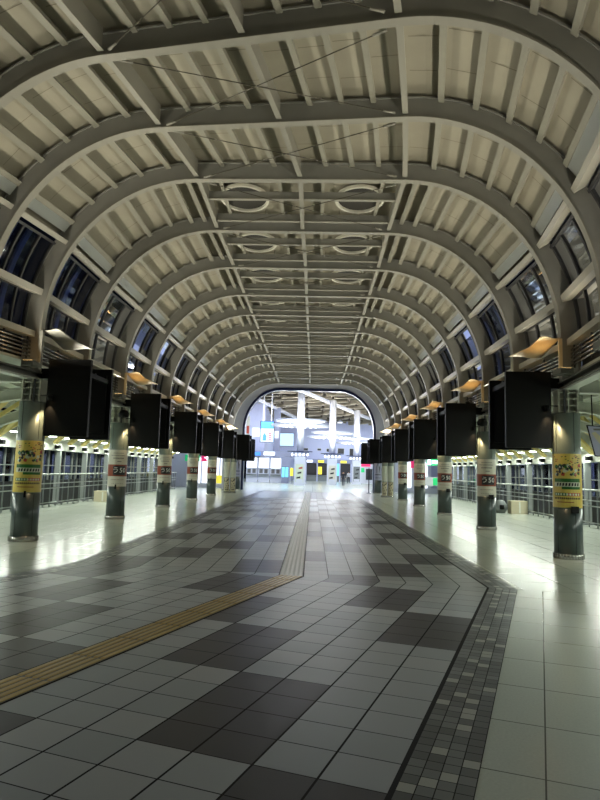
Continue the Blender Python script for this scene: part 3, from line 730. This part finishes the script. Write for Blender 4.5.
bb = thing('billboard', P[0], 'tilted pale advertising board hanging over the right aisle at the edge', 'billboard')
off = Vector((.03, .08, 0)); mb.hexa(P, [p+off for p in P], m_black); sub(mb, 'frame', bb)
def bq(a, b): return P[0]*(1-a)*(1-b)+P[1]*a*(1-b)+P[2]*a*b+P[3]*(1-a)*b-off*.06
mb = MB(); mb.face([bq(.02, .03), bq(.98, .03), bq(.98, .97), bq(.02, .97)], m_lil); sub(mb, 'sheet', bb)
mb = MB(); fo = off*.05
def bp(pts, m): mb.face([bq(a, b)-fo for a, b in pts], m)
bp([(.05, .25), (.12, .2), (.3, .55), (.26, .7), (.15, .6)], m_card); bp([(.4, .5), (.6, .35), (.75, .5), (.7, .75), (.5, .8)], m_pred); bp([(.1, .1), (.5, .08), (.5, .14), (.1, .16)], m_ptext)
bp([(.28, .7), (.5, .85), (.45, .95), (.25, .93)], m_pwhite); bp([(.55, .4), (.65, .3), (.7, .4), (.62, .48)], m_pdark); sub(mb, 'print', bb)
for z, e in ((3.6, .1), (3.6, .9)):
    pass
mb = MB()
for e in (.1, .9): a = P[0].lerp(P[1], e); mb.bar(a, a+Vector((0, .02, .86)), .02, .02, m_black)
sub(mb, 'hanger', bb)

# ================================================================== PORTAL
pt = root_at('wall_end', (-.18, 47.9, 0)); mb = MB(); tr = MB()
def portal_pts(hw, top, flat, spr, n=16):
    pts = [(hw, 0), (hw, spr)]
    for k in range(1, n+1): a = pi/2*k/n; pts.append((flat+(hw-flat)*cos(a), spr+(top-spr)*sin(a)))
    return pts+[(-x, z) for x, z in pts[::-1]]
inn = portal_pts(4.95, 7.7, 2.2, 4.6); inn2 = portal_pts(5.12, 7.87, 2.2, 4.6); out = portal_pts(6.6, 9.2, 2.3, 4.4)
X0 = -.18
def band(mb, A, B, y0, y1, m):
    for k in range(len(A)-1):
        a, b, c, d = A[k], A[k+1], B[k+1], B[k]
        mb.hexa([(X0+q[0], y0, q[1]) for q in (a, b, c, d)], [(X0+q[0], y1, q[1]) for q in (a, b, c, d)], m)
band(mb, inn2, out, 47.7, 48.1, m_fascia); sub(mb, 'fascia', pt)
band(tr, inn, inn2, 47.6, 48.2, m_navy); o = sub(tr, 'portal_trim', pt)
mb = MB(); mb.box(-14, 47.75, 3.2, X0-6.6, 48.05, 12, m_fascia); mb.box(X0+6.6, 47.75, 3.2, 14, 48.05, 12, m_fascia); mb.box(X0-6.6, 47.75, 9.2, X0+6.6, 48.05, 12, m_fascia); sub(mb, 'upper_wall', pt)

# ================================================================== FAR HALL
o = MB(); o.box(-9, 95, 0, 22, 95.3, 10.5, m_wallh); struct(o.build('wall_back'))
o = MB(); o.box(-9.3, 76, 3.1, -5.7, 95, 10.5, m_wallh); struct(o.build('wall_left'))
o = MB(); o.box(-14.3, 48.2, 0, -14, 76, 11.5, m_wallh); struct(o.build('wall_left'))
o = MB(); o.box(-14, 76, 0, -9.3, 76.3, 11.5, m_wallh); struct(o.build('wall_left'))
o = MB(); o.box(22, 48.2, 0, 22.3, 95, 11.5, m_wallh); struct(o.build('wall_right'))
# hall ceiling of slanted louvre boards
hc = root_at('ceiling', (3, 72, 9.5))
def hz(y): return 10.6-(y-48)*.046
mb = MB(); mb.hexa([(-14, 48.2, hz(48.2)+.7), (22, 48.2, hz(48.2)+.7), (22, 95, hz(95)+.7), (-14, 95, hz(95)+.7)], [(-14, 48.2, hz(48.2)+.8), (22, 48.2, hz(48.2)+.8), (22, 95, hz(95)+.8), (-14, 95, hz(95)+.8)], m_loudark); sub(mb, 'deck', hc)
mb = MB(); rnd = random.Random(5)
y = 49.0; row = 0
while y < 94:
    x = -13.5+(row % 2)*1.0
    while x < 21.5:
        z = hz(y)+.35; t1 = rnd.uniform(.2, .55)
        mb.hexa([(x, y, z-t1), (x+2.7, y+.4, z-t1*.4), (x+2.7, y+2.0, z+t1*.9), (x, y+1.6, z+t1*.6)], [(x, y, z-t1+.04), (x+2.7, y+.4, z-t1*.4+.04), (x+2.7, y+2.0, z+t1*.9+.04), (x, y+1.6, z+t1*.6+.04)], m_lou)
        x += 3.0
    y += 2.3; row += 1
o = sub(mb, 'louvre_boards', hc); o['kind'] = 'stuff'
mb = MB(); 
for a, b in (((-1.5, 63, 0), (8, 85, 0)), ((-9, 60, 0), (0, 94, 0)), ((6, 56, 0), (16, 80, 0))):
    mb.bar((a[0], a[1], hz(a[1])-.1), (b[0], b[1], hz(b[1])-.1), .35, .3, m_hallw)
sub(mb, 'ceiling_beam', hc)
HC = [(-1.15, 65.5), (2.42, 71), (5.75, 78.5)]
names = ['nearest', 'middle', 'furthest']
for n, (x, y) in enumerate(HC):
    top = hz(y)+.1
    t = thing('hall_column', (x, y, 0), 'white round column in the bright far hall, %s of the three' % names[n], 'column', 'white columns of the far hall')
    mb = MB(); mb.lathe((x, y, 0), [(.38, 2.9), (.38, top)], m_hallw, 24); sub(mb, 'shaft', t)
    mb = MB(); mb.box(x-.55, y-.5, 0, x+.55, y+.5, 3.0, m_hallw); sub(mb, 'base_casing', t)
    mb = MB(); mb.box(x-.95, y-.8, 3.35, x+.95, y+.8, 3.5, m_hallbeam); mb.box(x-1.3, y-.9, 3.5, x+1.3, y+.9, 3.56, m_navy); sub(mb, 'cap_shelf', t)
    mb = MB()
    for k in range(5): xx = x-.8+.4*k; mb.lathe((xx, y-.7, 3.08), [(.05, 0), (.13, .05), (.08, .2), (.03, .27)], m_lamph, 10)
    sub(mb, 'lamp', t)
    mb = MB(); mb.box(x-.4, y-.53, .35, x+.4, y-.505, 2.2, [m_ppale, m_pwhite, m_mull][n]); mb2 = MB()
    o = sub(mb, 'poster', t)
    for k in range(3): mb2.hexa([(x-.3+.1*k, y-.54, .7+.5*k), (x+.1+.1*k, y-.54, .75+.5*k), (x+.1+.1*k, y-.54, .95+.5*k), (x-.3+.1*k, y-.54, .85+.5*k)], [(x-.3+.1*k, y-.532, .7+.5*k), (x+.1+.1*k, y-.532, .75+.5*k), (x+.1+.1*k, y-.532, .95+.5*k), (x-.3+.1*k, y-.532, .85+.5*k)], m_pred if (n == 0 and k == 2) else m_pdark)
    mb2.box(x-.35, y-.54, .36, x+.35, y-.532, .66, m_hallw); sub(mb2, 'poster_print', o)
    zr = [6.2, 5.35, 5.1][n]
    c = thing('ring_chandelier', (x, y, zr), 'large white spoked ring chandelier around the %s hall column' % names[n], 'chandelier', 'ring chandeliers of the far hall')
    rad = [3.0, 2.75, 2.5][n]
    for zz, rr, nm in ((0, rad, 'lower_ring'), (.5, rad*.85, 'upper_ring')):
        mb = MB(); N = 48
        mb.loft([[(x+(rr+e)*cos(2*pi*k/N), y+(rr+e)*sin(2*pi*k/N), zr+zz+dz) for k in range(N)] for e, dz in ((-.12, 0), (.12, 0), (.12, .14), (-.12, .14), (-.12, 0))], m_hallw, caps=False)
        for k in range(24):
            a = 2*pi*k/24; mb.bar((x+.4*cos(a), y+.4*sin(a), zr+zz+.12), (x+rr*cos(a), y+rr*sin(a), zr+zz+.07), .08, .05, m_hallw)
        sub(mb, nm, c)
    mb = MB()
    for k in range(18):
        mb = MB(); a = 2*pi*k/18; mb.lathe((x+rad*.7*cos(a), y+rad*.7*sin(a), zr-.06), [(.1, 0), (.16, .05), (.05, .12)], m_lamph, 8); sub(mb, 'bulb', c)
    pass
    light('chandelier_light', 'POINT', (x, y-1.4, zr-.35), HALL*.2, (.86, .92, 1), c, .4)
    for k in range(3): light('added_ceiling_fill', 'POINT', (x+2.3*cos(k*2.1-1.6), y+2.3*sin(k*2.1-1.6), zr+1.0), HALL*.5, (.98, .96, .95), c, .4)  # added bare lights above the rings, brightening ceiling and walls
# flat hall ceiling lamps
for n, (x, y) in enumerate(((-8, 56), (0, 55), (8, 56), (15, 62), (-7, 68), (12, 74), (4, 88), (15, 88))):
    z = hz(y)-.35
    t = thing('hall_lamp', (x, y, z), 'ceiling lamp of the far hall, %s from the portal' % ORD[n], 'lamp', 'ceiling lamps of the far hall')
    mb = MB(); mb.lathe((x, y, z), [(.4, 0), (.45, .1), (.1, .4)], m_hallw, 16); sub(mb, 'housing', t)
    mb = MB(); mb.lathe((x, y, z-.02), [(.001, 0), (.36, 0), (.38, .02)], m_lamph, 16); sub(mb, 'lens', t)
    light('hall_light', 'AREA', (x, y, z-.05), HALL, (.76, .86, 1), t, .8, (x, y, 0))

# far hall fittings; pixel columns were turned into distances beforehand
def simple(name, lab, cat, x0, y0, z0, x1, y1, z1, m, group=None, part='body'):
    t = thing(name, ((x0+x1)/2, (y0+y1)/2, z0), lab, cat, group); mb = MB(); mb.box(x0, y0, z0, x1, y1, z1, m); sub(mb, part, t); return t
def addbox(t, part, x0, y0, z0, x1, y1, z1, m, lab=None):
    mb = MB(); mb.box(x0, y0, z0, x1, y1, z1, m); return sub(mb, part, t, lab)
VY = 70.0
t = simple('video_screen', 'tall blue and white video screen hanging at the left of the far hall', 'screen', -5.8, VY, 4.6, -4.2, VY+.2, 7.0, m_black, part='housing')
addbox(t, 'picture', -5.72, VY-.02, 4.66, -4.28, VY-.005, 6.94, m_pale)
addbox(t, 'blue_banner', -5.72, VY-.04, 6.15, -4.28, VY-.025, 6.94, m_blue, 'blue upper picture')
mb = MB()
mb.face([(-5.5, VY-.03, 4.8), (-5.1, VY-.03, 4.8), (-5.05, VY-.03, 5.3), (-5.3, VY-.03, 5.7), (-5.5, VY-.03, 5.3)], m_blue); sub(mb, 'print', t)
mb = MB()
for k in range(4): mb.box(-4.85, VY-.035, 4.9+.22*k, -4.5, VY-.025, 5.02+.22*k, m_pred)
sub(mb, 'red_print', t)
for x in (-5.5, -4.6): addbox(t, 'hanger', x, VY+.05, 7.0, x+.1, VY+.15, hz(VY)+.7, m_hallw)
addbox(t, 'side_board', -6.7, VY+.05, 5.2, -5.82, VY+.15, 6.2, m_hallw); addbox(t, 'side_board', -4.18, VY+.05, 5.1, -3.7, VY+.15, 5.9, m_hallw)
t = simple('banner_sign', 'narrow pink and white vertical banner beside the video screen', 'banner', -6.75, 64, 4.3, -6.4, 64.08, 7.0, m_pwhite)
addbox(t, 'pink_print', -6.7, 63.98, 5.2, -6.45, 63.995, 6.0, m_pred); addbox(t, 'hanger', -6.6, 64.0, 7.0, -6.55, 64.05, hz(64)+.7, m_hallw)
t = simple('light_board', 'pale blue lit board on the back wall of the far hall', 'board', -5.0, 94.6, 5.1, -2.6, 95.0, 7.2, m_hallbeam, part='frame'); addbox(t, 'panel', -4.9, 94.55, 5.2, -2.7, 94.59, 7.1, m_pale)
t = simple('hall_pier', 'grey pier at the left of the far hall beside the video screen', 'pier', -4.7, 77, 0, -3.9, 77.8, hz(77)+.1, m_hallbeam)
addbox(t, 'base_casing', -4.75, 76.9, 0, -3.85, 77.85, 1.0, m_mull)
t = simple('canopy', 'grey blue canopy beam over the ticket machines', 'canopy', -9.3, 74, 3.1, -.5, 75.5, 3.75, m_hallbeam)
addbox(t, 'sign_panel', -5.6, 73.9, 3.25, -4.3, 73.98, 3.65, m_box); addbox(t, 'sign_panel', -7.4, 73.9, 3.2, -6.0, 73.98, 3.6, m_blue); addbox(t, 'post', -8.9, 74.6, 0, -8.7, 74.8, 3.1, m_hallw); addbox(t, 'post', -.8, 74.9, 0, -.6, 75.1, 3.1, m_hallw)
for k in range(3):
    x = -7.8+k*1.45
    t = simple('ticket_machine', 'white lit ticket machine under the canopy, %s from the left' % ['first', 'second', 'third'][k], 'machine', x, 75.7, 0, x+1.35, 76.0, 3.0, m_hallw, 'ticket machines')
    addbox(t, 'lit_panel', x+.06, 75.66, 1.75, x+1.29, 75.69, 2.95, m_box); addbox(t, 'console', x+.06, 75.4, .8, x+1.29, 75.69, 1.0, m_mull)
    for q in range(2):
        addbox(t, 'keypad', x+.15+.6*q, 75.66, 1.1, x+.55+.6*q, 75.695, 1.6, m_ptext)
t = simple('vending_machine', 'light blue vending machine right of the ticket machines', 'vending machine', -3.5, 75, 0, -2.6, 75.7, 2.0, m_hallbeam)
for k in range(2): addbox(t, 'window_panel', -3.45+.43*k, 74.96, .7, -3.1+.43*k, 74.99, 1.9, m_cyan)
t = simple('yellow_sign', 'yellow sign board left of the nearest hall column', 'sign', -2.35, 72, .9, -2.0, 72.06, 1.8, m_yell); addbox(t, 'post', -2.2, 72.0, 0, -2.15, 72.05, .9, m_mull)
t = simple('yellow_sign', 'yellow sign board between the two nearer hall columns', 'sign', 1.0, 83, 1.1, 1.5, 83.06, 2.1, m_yell); addbox(t, 'post', 1.2, 83, 0, 1.25, 83.05, 1.1, m_mull)
# back shop front
t = simple('shop_row', 'row of shop fronts along the back wall of the far hall', 'shop', -2.5, 94.2, 2.75, 9.5, 94.95, 3.3, m_hallbeam, part='fascia')
for k in range(7):
    x = -2.3+k*1.7
    addbox(t, 'sign_panel', x, 94.14, 2.8, x+.9, 94.18, 3.15, m_yell if k % 2 == 0 else m_box)
    addbox(t, 'shop_window', x, 94.5, .9, x+1.5, 94.6, 2.7, m_pdark if k % 3 else m_cyan); addbox(t, 'counter', x, 94.2, 0, x+1.5, 94.7, .85, m_mull); addbox(t, 'pilaster', x+1.52, 94.15, 0, x+1.68, 94.7, 2.75, m_wallh)
for n, (x0, x1, z0, z1) in enumerate(((.9, 1.6, 4.55, 5.0), (2.3, 2.9, 4.4, 5.0), (4.0, 5.1, 4.2, 5.1), (5.8, 6.5, 3.7, 5.1), (7.6, 8.3, 3.8, 5.1), (-1.2, -.4, 4.5, 5.0), (9.3, 10.0, 3.8, 5.1))):
    W = root_at('window_%d' % (100+n), (x0, 94.95, z0)); mb = MB(); mb.box(x0, 94.9, z0, x1, 94.99, z1, m_hallw); sub(mb, 'window_frame', W); mb = MB(); mb.box(x0+.08, 94.86, z0+.08, x1-.08, 94.895, z1-.08, m_pdark); sub(mb, 'pane', W)
t = simple('shop_kiosk', 'teal lit kiosk with a red sign at the right end of the far hall', 'kiosk', 6.6, 86, 0, 9.5, 87, 3.0, m_hallw)
addbox(t, 'sign_panel', 6.7, 85.94, 2.3, 8.2, 85.99, 2.7, m_pink); addbox(t, 'sign_panel', 6.7, 85.94, 1.5, 7.4, 85.99, 2.1, m_green); addbox(t, 'shop_window', 7.6, 85.94, .5, 9.2, 85.99, 2.0, m_pdark)
t = simple('pole_sign', 'thin dark pole at the right of the portal opening', 'pole', 4.36, 47.0, .03, 4.42, 47.06, 1.9, m_black); addbox(t, 'base', 4.24, 46.9, 0, 4.54, 47.16, .03, m_black)
t = simple('banner_stand', 'yellow topped banner stand between pole and last right column', 'banner', 4.95, 50, .2, 5.3, 50.05, 2.0, m_hallw); addbox(t, 'yellow_print', 4.97, 49.97, .9, 5.28, 49.99, 1.7, m_yell); addbox(t, 'foot', 4.9, 49.9, 0, 5.35, 50.15, .2, m_mull)

# shops at the ends of the aisles
def shop(g, x0, x1, y, lab):
    t = simple('aisle_shop', lab, 'shop', x0, y, 0, x1, y+.3, 3.1, m_hallw, part='facade'); return t
t = shop(-1, -13.5, -6.4, 51, 'white lit shop front at the far end of the left aisle')
for k in range(4): addbox(t, 'lit_panel', -9.6+k*.75, 50.95, .35, -9.0+k*.75, 50.99, 2.4, m_box)
addbox(t, 'yellow_panel', -8.2, 50.9, .35, -6.6, 50.94, 1.0, m_yell); addbox(t, 'green_sign', -10.3, 50.9, 2.1, -9.1, 50.95, 2.6, m_green)
mb = MB(); mb.box(-8.95, 50.9, 2.1, -8.0, 50.95, 2.7, m_pink); o = sub(mb, 'red_sign', t)
mb = MB(); mb.box(-8.52, 50.86, 2.18, -8.42, 50.89, 2.62, m_box); mb.box(-8.7, 50.86, 2.35, -8.24, 50.89, 2.45, m_box); sub(mb, 'white_cross', o)
t = shop(1, 6.3, 13.5, 51, 'white shop front at the far end of the right aisle')
for k in range(3): addbox(t, 'lit_panel', 7.2+k*1.3, 50.95, .4, 8.2+k*1.3, 50.99, 2.45, m_box if k != 2 else m_lil)
addbox(t, 'pink_sign', 8.15, 50.9, 2.0, 8.85, 50.95, 2.55, m_pink)
t = simple('exit_sign', 'green hanging exit sign over the far right aisle', 'sign', 8.15, 44, 2.15, 9.2, 44.08, 2.65, m_green); 
mb = MB(); mb.box(8.2, 43.97, 2.2, 8.45, 43.99, 2.6, m_box)
for k in range(4): mb.box(8.52+k*.17, 43.97, 2.28, 8.64+k*.17, 43.99, 2.52, m_box)
sub(mb, 'pictogram', t); addbox(t, 'hanger', 8.3, 44.02, 2.65, 8.33, 44.05, 3.6, m_white); addbox(t, 'hanger', 9.0, 44.02, 2.65, 9.03, 44.05, 3.6, m_white)
t = simple('floor_board', 'white board with green mark standing at the far right aisle', 'sign', 7.5, 43, .75, 8.9, 43.05, 1.35, m_hallw); addbox(t, 'green_mark', 8.4, 42.97, .8, 8.85, 42.99, 1.3, m_green); addbox(t, 'leg', 7.6, 43, 0, 7.65, 43.05, .75, m_mull); addbox(t, 'leg', 8.75, 43, 0, 8.8, 43.05, .75, m_mull)

# ================================================================== PEOPLE
def person(x, y, head, lab, top, legm, stride=.28, hgt=1.6):
    t = thing('person', (x, y, 0), lab, 'person'); k = hgt/1.7; ch, sh = cos(head), sin(head)
    def W(f, s, z): return Vector((f*ch-s*sh, f*sh+s*ch, z))*1
    J = {'pel': (0, 0, .93, .13), 'wa': (0, 0, 1.08, .125), 'che': (.01, 0, 1.28, .15), 'ne': (.01, 0, 1.43, .06), 'hd0': (.03, 0, 1.5, .07), 'hd': (.03, 0, 1.6, .098), 'tp': (.02, 0, 1.67, .07),
         'hl': (0, .09, .88, .1), 'kl': (stride*.55, .09, .49, .065), 'al': (stride*.75, .09, .09, .045), 'tl': (stride*.75+.16, .1, .045, .035),
         'hr': (0, -.09, .88, .1), 'kr': (-stride*.15, -.09, .48, .065), 'ar': (-stride*.8, -.09, .12, .045), 'tr': (-stride*.8+.14, -.1, .045, .035),
         'sl': (0, .19, 1.38, .065), 'el': (-.08, .23, 1.12, .045), 'wl': (.02, .24, .88, .034), 'fl': (.06, .235, .78, .028),
         'sr': (0, -.19, 1.38, .065), 'er': (.06, -.23, 1.12, .045), 'wr': (.18, -.22, .92, .034), 'fr': (.24, -.21, .84, .028)}
    E_ = [('pel', 'wa'), ('wa', 'che'), ('che', 'ne'), ('ne', 'hd0'), ('hd0', 'hd'), ('hd', 'tp'), ('pel', 'hl'), ('hl', 'kl'), ('kl', 'al'), ('al', 'tl'), ('pel', 'hr'), ('hr', 'kr'), ('kr', 'ar'), ('ar', 'tr'),
          ('che', 'sl'), ('sl', 'el'), ('el', 'wl'), ('wl', 'fl'), ('che', 'sr'), ('sr', 'er'), ('er', 'wr'), ('wr', 'fr')]
    ks = list(J); me = bpy.data.meshes.new('body'); me.from_pydata([W(J[a][0], J[a][1], J[a][2])*k for a in ks], [(ks.index(a), ks.index(b)) for a, b in E_], [])
    o = bpy.data.objects.new('body', me); COL.objects.link(o)
    md = o.modifiers.new('skin', 'SKIN'); 
    for i, a in enumerate(ks): sv = me.skin_vertices[0].data[i]; sv.radius = (J[a][3]*k, J[a][3]*k); sv.use_root = a == 'pel'
    o.modifiers.new('sub', 'SUBSURF').levels = 2
    bpy.context.view_layer.update(); m2 = bpy.data.meshes.new_from_object(o.evaluated_get(bpy.context.evaluated_depsgraph_get())); bpy.data.objects.remove(o)
    for m in (m_skin, top, legm, m_black): m2.materials.append(m)
    for p in m2.polygons:
        z = p.center.z/k; lat = abs(-p.center.x*sh+p.center.y*ch)/k
        p.use_smooth = True
        p.material_index = 3 if z < .09 else (2 if z < .92 and lat < .19 else (1 if z < 1.43 and not (lat > .19 and z < .9) else 0))
    b = bpy.data.objects.new('body', m2); COL.objects.link(b); b.parent = t
    mb = MB(); hcx = W(.005, 0, 1.61)*k+Vector((x, y, 0))
    mb.loft([[(hcx.x+r_*cos(2*pi*j/14), hcx.y+r_*sin(2*pi*j/14), hcx.z+z_) for j in range(14)] for r_, z_ in ((.1*k, -.06*k), (.112*k, 0), (.1*k, .07*k), (.05*k, .11*k), (.005, .118*k))], m_hair, smooth=True); sub(mb, 'hair', t)
    mb = MB()
    for s in (-1, 1):
        e = W(.118, s*.032, 1.592)*k+Vector((x, y, 0)); mb.lathe((e.x, e.y, e.z), [(.001, -.008), (.011, 0), (.001, .008)], m_black, 8)
    nz = W(.12, 0, 1.565)*k+Vector((x, y, 0)); mb.lathe((nz.x, nz.y, nz.z), [(.014, -.02), (.012, 0), (.004, .03)], m_skin, 8)
    mt = W(.108, 0, 1.53)*k+Vector((x, y, 0)); mb.box(mt.x-.02, mt.y-.008, mt.z-.004, mt.x+.02, mt.y+.008, mt.z+.004, m_pred)
    sub(mb, 'face', t); return t
person(3.55, 67.5, R(-95), 'person in dark clothes walking towards the viewer across the far hall', m_cloth, m_trous, hgt=1.6)
person(5.0, 82, R(95), 'person in a pale top walking away near the furthest hall column', m_cloth2, m_cloth, hgt=1.6)
